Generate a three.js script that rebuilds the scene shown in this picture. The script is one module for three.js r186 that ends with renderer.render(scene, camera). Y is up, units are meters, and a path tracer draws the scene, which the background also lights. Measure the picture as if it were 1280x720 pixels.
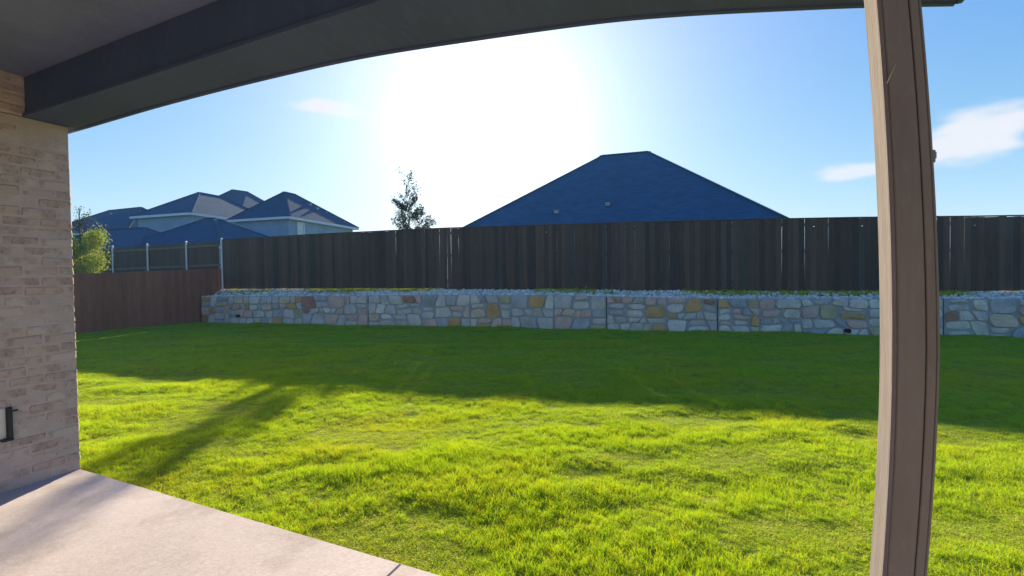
import * as THREE from 'three';
import { mergeGeometries, mergeVertices } from 'three/addons/utils/BufferGeometryUtils.js';

// ---------------------------------------------------------------- camera, sky, sun, exposure
const EXPOSURE = 3.0;
const scene = new THREE.Scene();
const camera = new THREE.PerspectiveCamera(65.47, 1280 / 720, 0.05, 900);
camera.position.set(0, 1.5, 0);
camera.rotation.order = 'YXZ';
camera.rotation.set(THREE.MathUtils.degToRad(-1.3), 0, THREE.MathUtils.degToRad(-0.8));
const renderer = new THREE.WebGLRenderer({ antialias: true });
renderer.toneMapping = THREE.LinearToneMapping;
renderer.toneMappingExposure = EXPOSURE;
renderer.shadowMap.enabled = true;

const SUN_AZ = THREE.MathUtils.degToRad(-2.8), SUN_EL = THREE.MathUtils.degToRad(19.3);
const sunDir = new THREE.Vector3(Math.sin(SUN_AZ) * Math.cos(SUN_EL), Math.sin(SUN_EL), -Math.cos(SUN_AZ) * Math.cos(SUN_EL));
const sun = new THREE.DirectionalLight(new THREE.Color().setRGB(1, 0.84, 0.56), 5);
sun.position.copy(sunDir).multiplyScalar(60);
sun.target.position.set(0, 0, -6);
sun.position.add(sun.target.position);
sun.castShadow = true;
sun.shadow.mapSize.set(4096, 4096);
Object.assign(sun.shadow.camera, { left: -30, right: 30, top: 25, bottom: -25, near: 1, far: 140 });
sun.shadow.radius = 1.4;
scene.fog = new THREE.FogExp2(new THREE.Color().setRGB(0.3, 0.62, 1), 0.0014);
scene.add(sun, sun.target);

// ---------------------------------------------------------------- noise
function rng(seed) {
  let a = seed >>> 0;
  return () => { a = (a + 0x6d2b79f5) | 0; let t = Math.imul(a ^ (a >>> 15), 1 | a); t = (t + Math.imul(t ^ (t >>> 7), 61 | t)) ^ t; return ((t ^ (t >>> 14)) >>> 0) / 4294967296; };
}
function hash(x, y, s = 0) { let h = Math.imul(x, 374761393) + Math.imul(y, 668265263) + Math.imul(s, 974634777); h = Math.imul(h ^ (h >>> 13), 1274126177); return ((h ^ (h >>> 16)) >>> 0) / 4294967296; }
const mod = (a, n) => ((a % n) + n) % n;
function vnoise(x, y, s = 0, px = 0, py = 0) {                 // value noise, periodic when px, py are given
  const xi = Math.floor(x), yi = Math.floor(y), fx = x - xi, fy = y - yi;
  const u = fx * fx * (3 - 2 * fx), v = fy * fy * (3 - 2 * fy);
  const X = (a) => (px ? mod(a, px) : a), Y = (a) => (py ? mod(a, py) : a);
  const a = hash(X(xi), Y(yi), s), b = hash(X(xi + 1), Y(yi), s), c = hash(X(xi), Y(yi + 1), s), d = hash(X(xi + 1), Y(yi + 1), s);
  return a + (b - a) * u + (c - a) * v + (a - b - c + d) * u * v;
}
function fbm(x, y, s = 0, oct = 4, px = 0, py = 0) {
  let r = 0, a = 0.5, n = 0;
  for (let i = 0; i < oct; i++) { r += a * vnoise(x, y, s + i * 17, px, py); n += a; a *= 0.5; x *= 2; y *= 2; px *= 2; py *= 2; }
  return r / n;
}
const clamp = (x, a = 0, b = 1) => Math.min(b, Math.max(a, x));
const lerp = (a, b, t) => a + (b - a) * t;
const smooth = (a, b, x) => { const t = clamp((x - a) / (b - a)); return t * t * (3 - 2 * t); };
function interp(table, x) {
  if (x <= table[0][0]) return table[0][1];
  for (let i = 1; i < table.length; i++) if (x <= table[i][0]) return lerp(table[i - 1][1], table[i][1], (x - table[i - 1][0]) / (table[i][0] - table[i - 1][0]));
  return table[table.length - 1][1];
}

// ---------------------------------------------------------------- the sky: air, the sun's aureole, a few thin clouds
{
  const W = 2048, H = 1024, data = new Float32Array(W * H * 4);
  const deg = Math.PI / 180;
  const clouds = [                                             // azimuth (0 = ahead, right positive), elevation, half sizes in degrees, strength
    { az: 45.5, el: 11.6, w: 5.5, h: 3.1, k: 0.9 }, { az: 55, el: 11.6, w: 9, h: 3.2, k: 0.9 }, { az: 37.4, el: 10, w: 4.2, h: 0.85, k: 0.8 },
    { az: -21, el: 19.4, w: 5.2, h: 1.0, k: 1 }, { az: 84, el: 18, w: 16, h: 3, k: 0.6 }, { az: -78, el: 17, w: 14, h: 2.4, k: 0.55 },
    { az: 128, el: 22, w: 17, h: 4, k: 0.6 }, { az: -135, el: 19, w: 18, h: 3.5, k: 0.6 },
  ];
  for (let j = 0; j < H; j++) {
    const el = ((j + 0.5) / H - 0.5) * Math.PI;
    for (let i = 0; i < W; i++) {
      const lon = ((i + 0.5) / W - 0.5) * 2 * Math.PI;
      const x = Math.cos(el) * Math.cos(lon), y = Math.sin(el), z = Math.cos(el) * Math.sin(lon);
      const ang = Math.acos(clamp(x * sunDir.x + y * sunDir.y + z * sunDir.z, -1, 1)) / deg;
      const e = Math.max(0, el / deg);
      const t = 1 - Math.exp(-e / 8), tg = 1 - Math.exp(-e / 13), t2 = smooth(25, 80, e);
      let r = lerp(0.98, 0.035, t), g = lerp(1.06, 0.21, tg), b = lerp(1.08, 0.74, tg);
      r = lerp(r, 0.025, t2); g = lerp(g, 0.13, t2); b = lerp(b, 0.5, t2);
      const g1 = 1.5 * Math.exp(-ang / 14.5) + 0.12 * Math.exp(-((ang / 11) ** 2)), g3 = 0.24 * Math.exp(-ang / 30);
      r += g1 * 1.06 + g3; g += g1 * 0.95 + g3 * 0.93; b += g1 * 0.92 + g3 * 0.55;
      const az = Math.atan2(x, -z) / deg, ed = el / deg;
      for (const c of clouds) {
        const dx = (mod(az - c.az + 180, 360) - 180) / c.w, dy = (ed - c.el) / c.h;
        if (Math.abs(dx) > 1.6 || Math.abs(dy) > 1.8) continue;
        const n = fbm(az * 0.22 + 40, ed * 0.9 + 7, 5, 5);
        const m = smooth(0.12, 0.75, (1 - Math.sqrt(dx * dx + dy * dy * (dy < 0 ? 1.5 : 0.8))) + (n - 0.5) * 1.35 + 0.14) * c.k;
        r = lerp(r, Math.max(r, 0.92), m); g = lerp(g, Math.max(g, 0.93), m); b = lerp(b, Math.max(b, 0.98), m);
      }
      const o = (j * W + i) * 4;
      if (el < -0.02) { r = 0.25; g = 0.33; b = 0.3; }
      data[o] = r / EXPOSURE; data[o + 1] = g / EXPOSURE; data[o + 2] = b / EXPOSURE; data[o + 3] = 1;
    }
  }
  const sky = new THREE.DataTexture(data, W, H, THREE.RGBAFormat, THREE.FloatType);
  sky.mapping = THREE.EquirectangularReflectionMapping;
  sky.magFilter = sky.minFilter = THREE.LinearFilter;
  sky.needsUpdate = true;
  scene.background = sky;
  scene.environment = sky;
}

// ---------------------------------------------------------------- textures and materials
function tex(w, h, fn, srgb = true) {
  const d = new Uint8Array(w * h * 4);
  for (let j = 0; j < h; j++) for (let i = 0; i < w; i++) {
    const c = fn((i + 0.5) / w, (j + 0.5) / h), o = (j * w + i) * 4;
    for (let k = 0; k < 3; k++) { const v = Array.isArray(c) ? c[k] : c; d[o + k] = 255 * clamp(srgb ? (v <= 0.0031308 ? v * 12.92 : 1.055 * Math.pow(v, 1 / 2.4) - 0.055) : v); }
    d[o + 3] = 255;
  }
  const t = new THREE.DataTexture(d, w, h, THREE.RGBAFormat);
  t.wrapS = t.wrapT = THREE.RepeatWrapping; t.magFilter = THREE.LinearFilter; t.minFilter = THREE.LinearMipmapLinearFilter; t.generateMipmaps = true;
  if (srgb) t.colorSpace = THREE.SRGBColorSpace;
  t.needsUpdate = true;
  return t;
}
function sized(t, w, h) { const c = t.clone(); c.repeat.set(1 / w, 1 / h); c.needsUpdate = true; return c; }   // uv are in metres
const col = (r, g, b) => new THREE.Color().setRGB(r, g, b);
function mat(r, g, b, rough, extra = {}) { return new THREE.MeshPhysicalMaterial({ specularIntensity: rough > 0.75 ? 0.25 : 0.8, color: col(r, g, b), roughness: rough, ...extra }); }

// neutral patterns around 1, so that a material's colour keeps its meaning
const mottleT = tex(512, 512, (u, v) => 0.62 + 0.38 * clamp(0.15 + fbm(u * 6, v * 6, 3, 5, 6, 6) * 0.75 + 0.35 * (fbm(u * 60, v * 60, 9, 2, 60, 60) - 0.3)));
const grainB = tex(512, 512, (u, v) => fbm(u * 40, v * 40, 21, 4, 40, 40), false);
const woodT = tex(512, 1024, (u, v) => {
  const warp = fbm(u * 4, v * 3, 31, 3, 4, 3) * 0.16;
  const streak = fbm((u + warp * 0.06) * 80, v * 3, 33, 3, 80, 3), broad = fbm(u * 12, v * 2, 37, 3, 12, 2), blotch = fbm(u * 5, v * 6, 39, 3, 5, 6);
  const k = clamp(0.35 + streak * 0.5 + broad * 0.45 + (blotch - 0.5) * 0.5);
  return [lerp(0.42, 1, k), lerp(0.42, 0.97, k), lerp(0.44, 0.93, k)];
});
const woodB = tex(512, 512, (u, v) => fbm(u * 90, v * 4, 41, 3, 90, 4), false);
const concreteT = tex(1024, 1024, (u, v) => {
  const a = fbm(u * 5, v * 5, 51, 5, 5, 5), b = fbm(u * 130, v * 130, 53, 2, 130, 130), s = smooth(0.56, 0.7, fbm(u * 9 + 3, v * 9, 57, 4, 9, 9));
  const k = 0.7 + a * 0.32 + (b - 0.5) * 0.16 - s * 0.1;
  return [k, k * (0.995 - s * 0.01), k * (0.99 - s * 0.03)];
});
const concreteB = tex(512, 512, (u, v) => 0.5 * fbm(u * 90, v * 12, 61, 2, 90, 12) + 0.5 * fbm(u * 120, v * 120, 63, 2, 120, 120), false);
const stoneT = tex(512, 512, (u, v) => {
  const a = fbm(u * 5, v * 5, 71, 5, 5, 5), b = fbm(u * 50, v * 50, 73, 3, 50, 50), r = smooth(0.55, 0.72, fbm(u * 8, v * 8, 77, 4, 8, 8));
  const k = clamp(0.6 + a * 0.5 + (b - 0.5) * 0.35);
  return [k, k * (1 - 0.1 * r), k * (1 - 0.28 * r)];
});
const shingleT = tex(512, 512, (u, v) => {
  const row = Math.floor(v * 16), f = v * 16 - row, tab = Math.floor(u * 12 + (row % 3) * 0.37 + hash(row, 1, 8) * 0.5), n = hash(mod(tab, 12), row, 81);
  const k = 0.72 + n * 0.24 + (fbm(u * 90, v * 90, 83, 2, 90, 90) - 0.5) * 0.22;
  return f < 0.14 ? k * 0.74 : k;
});
const shingleB = tex(512, 512, (u, v) => { const f = v * 16 - Math.floor(v * 16); return 0.9 - f * 0.8; }, false);
const paintT = tex(512, 1024, (u, v) => {                     // old paint on a post: dust, scuffs, rubbed streaks
  const a = fbm(u * 5, v * 4, 91, 4, 5, 4), st = fbm(u * 50, v * 3, 93, 3, 50, 3), sp = smooth(0.63, 0.74, fbm(u * 34, v * 30, 95, 3, 34, 30));
  const k = 0.76 + a * 0.22 + (st - 0.5) * 0.12;
  return [lerp(k, 1, sp * 0.55), lerp(k * 0.985, 1, sp * 0.55), lerp(k * 0.96, 0.98, sp * 0.55)];
});
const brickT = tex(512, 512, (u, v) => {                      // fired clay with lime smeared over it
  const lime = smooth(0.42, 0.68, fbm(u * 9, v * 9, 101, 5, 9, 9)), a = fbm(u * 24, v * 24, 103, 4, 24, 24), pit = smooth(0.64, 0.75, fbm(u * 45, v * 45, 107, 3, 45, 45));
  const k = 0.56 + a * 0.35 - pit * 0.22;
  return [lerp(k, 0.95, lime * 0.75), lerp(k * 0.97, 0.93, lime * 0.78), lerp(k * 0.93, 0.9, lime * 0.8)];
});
const galvT = tex(256, 256, (u, v) => 0.72 + 0.28 * fbm(u * 14, v * 14, 111, 3, 14, 14));

const M = {};
M.concrete = mat(0.56, 0.5, 0.53, 0.82, { map: sized(concreteT, 2.3, 2.3), bumpMap: sized(concreteB, 1, 1), bumpScale: 0.0012 });
M.slabSide = mat(0.4, 0.35, 0.31, 0.95, { map: sized(mottleT, 0.8, 0.8) });
M.soil = mat(0.25, 0.29, 0.025, 1, { map: sized(mottleT, 1.1, 1.1), bumpMap: sized(grainB, 0.4, 0.4), bumpScale: 0.01 });
M.farGrass = mat(0.09, 0.12, 0.035, 1, { map: sized(mottleT, 3, 3) });
M.bricks = [[0.62, 0.48, 0.46], [0.64, 0.51, 0.49], [0.59, 0.45, 0.43], [0.66, 0.54, 0.52], [0.6, 0.46, 0.45], [0.63, 0.48, 0.45]].map((c) => mat(...c, 0.9, { map: sized(brickT, 0.55, 0.55), bumpMap: sized(grainB, 0.16, 0.16), bumpScale: 0.003 }));  // clay tones raised: extra brightness of the shaded wall is put into the colour
M.mortar = mat(0.62, 0.5, 0.48, 0.97, { map: sized(mottleT, 0.6, 0.6), bumpMap: sized(grainB, 0.2, 0.2), bumpScale: 0.004 });
M.houseBrick = mat(0.5, 0.4, 0.34, 0.9, { map: sized(brickT, 0.9, 0.9), bumpMap: sized(grainB, 0.3, 0.3), bumpScale: 0.004 });
M.soffit = mat(0.085, 0.108, 0.23, 0.7, { map: sized(paintT, 1.3, 2.6) });
M.beam = mat(0.07, 0.11, 0.23, 0.7, { map: sized(paintT, 1.3, 2.6) });
M.ceiling = mat(0.2, 0.235, 0.38, 0.7, { map: sized(mottleT, 1.9, 1.9), bumpMap: sized(grainB, 0.3, 0.3), bumpScale: 0.0015 });
M.post = mat(0.225, 0.197, 0.183, 0.6, { map: sized(paintT, 0.4, 1.1), bumpMap: sized(woodB, 0.3, 0.8), bumpScale: 0.0006 });
M.postEdge = mat(0.22, 0.2, 0.22, 1, { map: sized(paintT, 0.14, 0.5), bumpMap: sized(woodB, 0.2, 0.5), bumpScale: 0.002 });
M.rawWood = mat(0.55, 0.47, 0.37, 0.85);
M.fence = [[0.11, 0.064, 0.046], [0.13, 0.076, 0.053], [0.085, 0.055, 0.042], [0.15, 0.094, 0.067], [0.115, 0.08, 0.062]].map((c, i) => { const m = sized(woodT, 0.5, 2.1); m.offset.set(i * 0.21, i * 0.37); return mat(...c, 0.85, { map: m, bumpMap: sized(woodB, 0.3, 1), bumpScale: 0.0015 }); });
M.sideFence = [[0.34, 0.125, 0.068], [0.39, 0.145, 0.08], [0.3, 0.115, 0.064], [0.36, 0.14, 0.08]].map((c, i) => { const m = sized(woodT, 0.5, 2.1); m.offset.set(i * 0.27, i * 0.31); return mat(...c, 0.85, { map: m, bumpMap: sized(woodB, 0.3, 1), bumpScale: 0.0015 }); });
M.rail = mat(0.2, 0.165, 0.14, 0.9, { map: sized(woodT, 0.5, 2.1) });
M.galv = mat(0.72, 0.74, 0.76, 0.5, { metalness: 0.35, map: sized(galvT, 0.3, 0.3) });
M.stones = [[0.7, 0.62, 0.55], [0.78, 0.68, 0.57], [0.56, 0.53, 0.51], [0.78, 0.6, 0.43], [0.76, 0.5, 0.41], [0.86, 0.78, 0.67], [0.7, 0.42, 0.17], [0.48, 0.27, 0.18], [0.6, 0.5, 0.3], [0.44, 0.45, 0.46]].map((c, i) => { const m = sized(stoneT, 0.9, 0.9); m.offset.set(i * 0.13, i * 0.29); return mat(...c, 0.92, { map: m, bumpMap: sized(grainB, 0.35, 0.35), bumpScale: 0.006 }); });
M.wallMortar = mat(0.5, 0.48, 0.46, 0.97, { map: sized(mottleT, 0.7, 0.7), bumpMap: sized(grainB, 0.3, 0.3), bumpScale: 0.008 });
M.gravel = mat(0.78, 0.7, 0.6, 0.95);
M.black = mat(0.018, 0.018, 0.02, 0.5);
M.pipe = mat(0.012, 0.012, 0.013, 0.7);
M.plate = mat(0.68, 0.66, 0.63, 0.5);
M.steel = mat(0.2, 0.22, 0.24, 0.5, { metalness: 0.6 });
M.roofBlue = mat(0.038, 0.118, 0.215, 1, { map: sized(shingleT, 4.2, 2.24), bumpMap: sized(shingleB, 4.2, 2.24), bumpScale: 0.006, side: THREE.DoubleSide });
M.roofSlate = mat(0.018, 0.075, 0.165, 1, { map: sized(shingleT, 4.2, 2.24), bumpMap: sized(shingleB, 4.2, 2.24), bumpScale: 0.006, side: THREE.DoubleSide });
M.siding = mat(0.3, 0.4, 0.52, 0.8, { map: sized(mottleT, 3, 3) });
M.trim = mat(0.62, 0.66, 0.7, 0.6);
M.glass = mat(0.05, 0.07, 0.09, 0.08);
M.vent = mat(0.35, 0.38, 0.42, 0.5, { metalness: 0.3 });
M.bark = mat(0.09, 0.07, 0.055, 0.95, { map: sized(woodT, 0.3, 0.8) });
function leafMat(r, g, b, through = 0.5) { return new THREE.MeshPhysicalMaterial({ color: col(r, g, b), roughness: 0.75, transmission: through, thickness: 0, specularIntensity: 0.25, side: THREE.DoubleSide }); }
M.grass = leafMat(0.535, 0.61, 0.012, 0.6);
M.leaf = leafMat(0.33, 0.4, 0.05, 0.5);
M.leafDark = leafMat(0.07, 0.085, 0.045, 0.3);
M.weed = leafMat(0.4, 0.42, 0.1, 0.5);

// ---------------------------------------------------------------- geometry helpers
function flat(g) { const n = g.index ? g.toNonIndexed() : g; n.computeVertexNormals(); return n; }
function boxUV(g, ox = 0, oy = 0) {                            // uv in metres by each face's main direction
  const p = g.attributes.position, n = g.attributes.normal, uv = new Float32Array(p.count * 2);
  for (let i = 0; i < p.count; i++) {
    const ax = Math.abs(n.getX(i)), ay = Math.abs(n.getY(i)), az = Math.abs(n.getZ(i));
    const x = p.getX(i), y = p.getY(i), z = p.getZ(i);
    const [a, b] = az >= ax && az >= ay ? [x, y] : ax >= ay ? [z, y] : [x, z];
    uv[i * 2] = a + ox; uv[i * 2 + 1] = b + oy;
  }
  g.setAttribute('uv', new THREE.BufferAttribute(uv, 2));
  return g;
}
function slopeUV(g) {                                          // for roofs: u along the eaves, v up the slope
  const p = g.attributes.position, n = g.attributes.normal, uv = new Float32Array(p.count * 2), up = new THREE.Vector3(0, 1, 0);
  const N = new THREE.Vector3(), T = new THREE.Vector3(), B = new THREE.Vector3(), P = new THREE.Vector3();
  for (let i = 0; i < p.count; i++) {
    N.fromBufferAttribute(n, i); T.crossVectors(up, N); if (T.lengthSq() < 1e-5) T.set(1, 0, 0); T.normalize(); B.crossVectors(N, T); P.fromBufferAttribute(p, i);
    uv[i * 2] = P.dot(T); uv[i * 2 + 1] = P.dot(B);
  }
  g.setAttribute('uv', new THREE.BufferAttribute(uv, 2));
  return g;
}
function polyGeo(verts, faces) {                               // faces: lists of vertex numbers, fanned
  const pos = [];
  for (const f of faces) for (let i = 1; i + 1 < f.length; i++) for (const k of [f[0], f[i], f[i + 1]]) pos.push(...verts[k]);
  const g = new THREE.BufferGeometry();
  g.setAttribute('position', new THREE.Float32BufferAttribute(pos, 3));
  g.computeVertexNormals();
  return g;
}
// a box with chamfered edges: 24 vertices; jit moves whole corners
function chamferBox(x0, x1, y0, y1, z0, z1, c, jit = 0, rand = null) {
  const V = [], id = {};
  const X = [x0, x1], Y = [y0, y1], Z = [z0, z1];
  for (let i = 0; i < 2; i++) for (let j = 0; j < 2; j++) for (let k = 0; k < 2; k++) {
    const d = jit ? [0, 0, 0].map(() => (rand() - 0.5) * 2 * jit) : [0, 0, 0];
    const sx = i ? -1 : 1, sy = j ? -1 : 1, sz = k ? -1 : 1, x = X[i] + d[0], y = Y[j] + d[1], z = Z[k] + d[2];
    id[`${i}${j}${k}x`] = V.push([x, y + sy * c, z + sz * c]) - 1;
    id[`${i}${j}${k}y`] = V.push([x + sx * c, y, z + sz * c]) - 1;
    id[`${i}${j}${k}z`] = V.push([x + sx * c, y + sy * c, z]) - 1;
  }
  const ctr = [(x0 + x1) / 2, (y0 + y1) / 2, (z0 + z1) / 2], F = [];
  const add = (...keys) => {
    const f = keys.map((k) => id[k]), a = V[f[0]], b = V[f[1]], d = V[f[2]];
    const u = [b[0] - a[0], b[1] - a[1], b[2] - a[2]], w = [d[0] - a[0], d[1] - a[1], d[2] - a[2]];
    const n = [u[1] * w[2] - u[2] * w[1], u[2] * w[0] - u[0] * w[2], u[0] * w[1] - u[1] * w[0]];
    if (n[0] * (a[0] - ctr[0]) + n[1] * (a[1] - ctr[1]) + n[2] * (a[2] - ctr[2]) < 0) f.reverse();
    F.push(f);
  };
  for (const s of [0, 1]) {
    add(`${s}00x`, `${s}10x`, `${s}11x`, `${s}01x`); add(`0${s}0y`, `1${s}0y`, `1${s}1y`, `0${s}1y`); add(`00${s}z`, `10${s}z`, `11${s}z`, `01${s}z`);
    for (const t of [0, 1]) {
      add(`${s}${t}0x`, `${s}${t}1x`, `${s}${t}1y`, `${s}${t}0y`); add(`${s}0${t}x`, `${s}1${t}x`, `${s}1${t}z`, `${s}0${t}z`); add(`0${s}${t}y`, `1${s}${t}y`, `1${s}${t}z`, `0${s}${t}z`);
      for (const r of [0, 1]) add(`${s}${t}${r}x`, `${s}${t}${r}y`, `${s}${t}${r}z`);
    }
  }
  return polyGeo(V, F);
}
function box(x0, x1, y0, y1, z0, z1) { const g = new THREE.BoxGeometry(x1 - x0, y1 - y0, z1 - z0); g.translate((x0 + x1) / 2, (y0 + y1) / 2, (z0 + z1) / 2); return boxUV(flat(g)); }
function cbox(x0, x1, y0, y1, z0, z1, c = 0.006) { return boxUV(chamferBox(x0, x1, y0, y1, z0, z1, c)); }
function tube(points, r0, r1, seg = 8, sides = 6) {            // a tapering tube
  const curve = new THREE.CatmullRomCurve3(points.map((p) => new THREE.Vector3(...p))), g = new THREE.TubeGeometry(curve, seg, 1, sides, false), p = g.attributes.position, c = new THREE.Vector3();
  for (let i = 0; i <= seg; i++) {
    curve.getPointAt(i / seg, c);
    for (let j = 0; j <= sides; j++) { const k = i * (sides + 1) + j, r = lerp(r0, r1, i / seg); p.setXYZ(k, c.x + (p.getX(k) - c.x) * r, c.y + (p.getY(k) - c.y) * r, c.z + (p.getZ(k) - c.z) * r); }
  }
  return g;
}

// ---------------------------------------------------------------- things
const taken = {};
function numbered(name) { const n = taken[name] ?? 0; taken[name] = n + 1; return n ? `${name}_${String(n).padStart(3, '0')}` : name; }
function tag(o, label, category, group) { o.userData.label = label; o.userData.category = category; if (group) o.userData.group = group; return o; }
function thing(name, label, category, x, y, z, yaw = 0, group) {
  const o = new THREE.Group(); o.name = numbered(name); o.position.set(x, y, z); o.rotation.y = yaw; scene.add(o);
  return label ? tag(o, label, category, group) : o;
}
function part(name, geo, m, parent) { const o = new THREE.Mesh(geo, m); o.name = parent === scene ? numbered(name) : name; o.castShadow = o.receiveShadow = true; parent.add(o); return o; }
function struct(name, geo, m) { const o = part(name, geo, m, scene); o.userData.kind = 'structure'; return o; }

// frames: the house (origin at the foot of the brick wall's outer corner) and the retaining wall
const TH = THREE.MathUtils.degToRad(23.5), HO = [-3.519, 0, -3.602];
const hp = (x, y, z) => [HO[0] + x * Math.cos(TH) - z * Math.sin(TH), y, HO[2] + x * Math.sin(TH) + z * Math.cos(TH)];
const TW = THREE.MathUtils.degToRad(16), WO = [-11.828, 0, -17.018];
const wp = (u, y, z) => [WO[0] + u * Math.cos(TW) - z * Math.sin(TW), y, WO[2] + u * Math.sin(TW) + z * Math.cos(TW)];
const toWall = (x, z) => [(x - WO[0]) * Math.cos(TW) + (z - WO[2]) * Math.sin(TW), -(x - WO[0]) * Math.sin(TW) + (z - WO[2]) * Math.cos(TW)];
const toHouse = (x, z) => [(x - HO[0]) * Math.cos(TH) + (z - HO[2]) * Math.sin(TH), -(x - HO[0]) * Math.sin(TH) + (z - HO[2]) * Math.cos(TH)];

// ---------------------------------------------------------------- ground
const WALL_TOP = [[0, 0.945], [2, 0.97], [7.27, 0.985], [10.2, 1], [13.8, 0.975], [16, 0.915], [18.1, 0.872], [23.02, 0.865], [27, 0.84]];
const FENCE_BASE = [[0, 1.2], [6.7, 1.175], [9.8, 1.14], [13.6, 1.105], [16, 1.065], [18.3, 1.03], [22, 0.99], [27, 0.98]];
const FENCE_TOP = [[0, 3.16], [5, 3.21], [9.8, 3.205], [13.6, 3.145], [16, 3.105], [19.3, 3.03], [22.2, 2.945], [25.2, 2.82], [28, 2.76]];
{
  const g = new THREE.PlaneGeometry(700, 700, 1, 1); g.rotateX(-Math.PI / 2); g.translate(0, -0.25, -120);
  struct('ground', boxUV(flat(g)), M.farGrass);
}
function lawnY(x, z) {
  const [hx, hz] = toHouse(x, z);
  const edge = hx > -1 && hx < 7 ? smooth(0, 0.9, -hz) : 1;
  return -0.075 + 0.03 * edge * (fbm(x * 0.9, z * 1.9, 200, 4) - 0.5) * 3.8 + 0.045 * edge;
}
{
  const g = new THREE.PlaneGeometry(40, 26, 260, 200); g.rotateX(-Math.PI / 2); g.translate(1, 0, -9);
  const p = g.attributes.position;
  for (let i = 0; i < p.count; i++) {
    const x = p.getX(i), z = p.getZ(i), [hx, hz] = toHouse(x, z), [, wz] = toWall(x, z);
    p.setY(i, hz > 0.08 && hx < 6.6 || wz < -0.35 ? -0.2 : lawnY(x, z));
  }
  g.computeVertexNormals();
  struct('lawn_soil', boxUV(g), M.soil);
}
function terraceY(u, z) { return lerp(interp(WALL_TOP, u) - 0.015, interp(FENCE_BASE, u), clamp((-z - 0.35) / 0.6)) + (fbm(u * 1.3, z * 1.3, 210, 3) - 0.5) * 0.03; }
{
  const us = [], zs = [-0.345, -0.5, -0.65, -0.8, -0.95, -1.1, -1.5, -3, -8, -20, -50, -120];
  for (let u = -90; u < -2; u += 8) us.push(u);
  for (let u = -2; u <= 28; u += 0.3) us.push(u);
  for (let u = 32; u < 90; u += 8) us.push(u);
  const V = [], F = [], n = zs.length + 1;
  for (const u of us) { V.push([u, -0.3, zs[0]]); for (const z of zs) V.push([u, terraceY(u, z), z]); }
  for (let i = 0; i + 1 < us.length; i++) for (let j = 0; j + 1 < n; j++) F.push([i * n + j, (i + 1) * n + j, (i + 1) * n + j + 1, i * n + j + 1]);
  const o = struct('terrace_ground', boxUV(polyGeo(V, F)), M.farGrass);
  o.position.set(...WO); o.rotation.y = -TW;
}
// the patio: two poured slabs with a control joint between them
{
  const patio = new THREE.Group(); patio.name = 'patio'; patio.userData.kind = 'structure'; patio.position.set(...HO); patio.rotation.y = -TH; scene.add(patio);
  part('slab', cbox(0.0, 3.176, -0.14, 0, 0, 4.3, 0.006), M.concrete, patio);
  part('slab', cbox(3.18, 6.3, -0.14, 0, 0, 4.3, 0.006), M.concrete, patio);
  part('slab_base', box(-0.2, 6.28, -0.22, -0.022, 0.012, 4.29), M.slabSide, patio);
}

// ---------------------------------------------------------------- the house we stand under
const BEAM_Y = 2.75;
{
  const R = rng(11);
  const w = thing('brick_wall', 'pale brick wing wall at the left end of the covered patio', 'wall', ...HO, -TH);
  part('mortar', box(-0.42, -0.0025, -0.05, BEAM_Y - 0.004, 0.004, 1.38), M.mortar, w);
  part('mortar', box(-0.42, -0.004, BEAM_Y + 0.002, 3.05, 0.24, 1.38), M.mortar, w);
  const CH = 0.0745, L = 0.2, J = 0.009;
  const variants = [0, 1, 2, 3, 4, 5, 6, 7].map((k) => boxUV(chamferBox(-0.09, 0, 0, CH - J, 0, L - J, 0.007, 0.0035, R), k * 0.17, k * 0.29));
  const ends = [0, 1, 2, 3].map((k) => boxUV(chamferBox(-L + J, 0, 0, CH - J, 0, 0.09, 0.007, 0.0035, R), k * 0.23, k * 0.11));
  for (let r = 0; r < 41; r++) {
    const y = 0.004 + r * CH, over = y + CH - J > BEAM_Y;
    if (y + CH - J > 3.05) break;
    if (over && y < BEAM_Y) continue;
    const z0 = over ? 0.243 : r % 2 ? 0.095 : 0;
    if (!over && r % 2) {                                      // corner brick turned along the end face
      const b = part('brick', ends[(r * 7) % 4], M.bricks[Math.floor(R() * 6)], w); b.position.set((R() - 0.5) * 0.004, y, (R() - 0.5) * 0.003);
    }
    for (let k = 0; k < 6; k++) {
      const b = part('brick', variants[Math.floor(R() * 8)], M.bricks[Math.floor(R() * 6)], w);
      b.position.set((R() - 0.5) * 0.007, y + (R() - 0.5) * 0.003, z0 + k * L + (R() - 0.5) * 0.003);
    }
  }
  // the end of the wall toward the lawn: joined, the photograph sees none of it
  const gs = [];
  for (let r = 0; r < 36; r++) { const g = (r % 2 ? ends : ends)[r % 4].clone(); g.translate(r % 2 ? -L : -0.094, 0.004 + r * CH, 0); gs.push(g); }
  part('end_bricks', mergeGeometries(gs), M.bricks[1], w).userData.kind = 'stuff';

  const h = thing('house', 'brick house body behind and beside the covered patio', 'house', ...HO, -TH);
  part('wall', box(-4, -0.03, -0.1, 3.05, 1.385, 4.3), M.houseBrick, h);
  part('wall', box(-4, 7.5, -0.1, 3.05, 4.31, 8), M.houseBrick, h);
}
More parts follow.
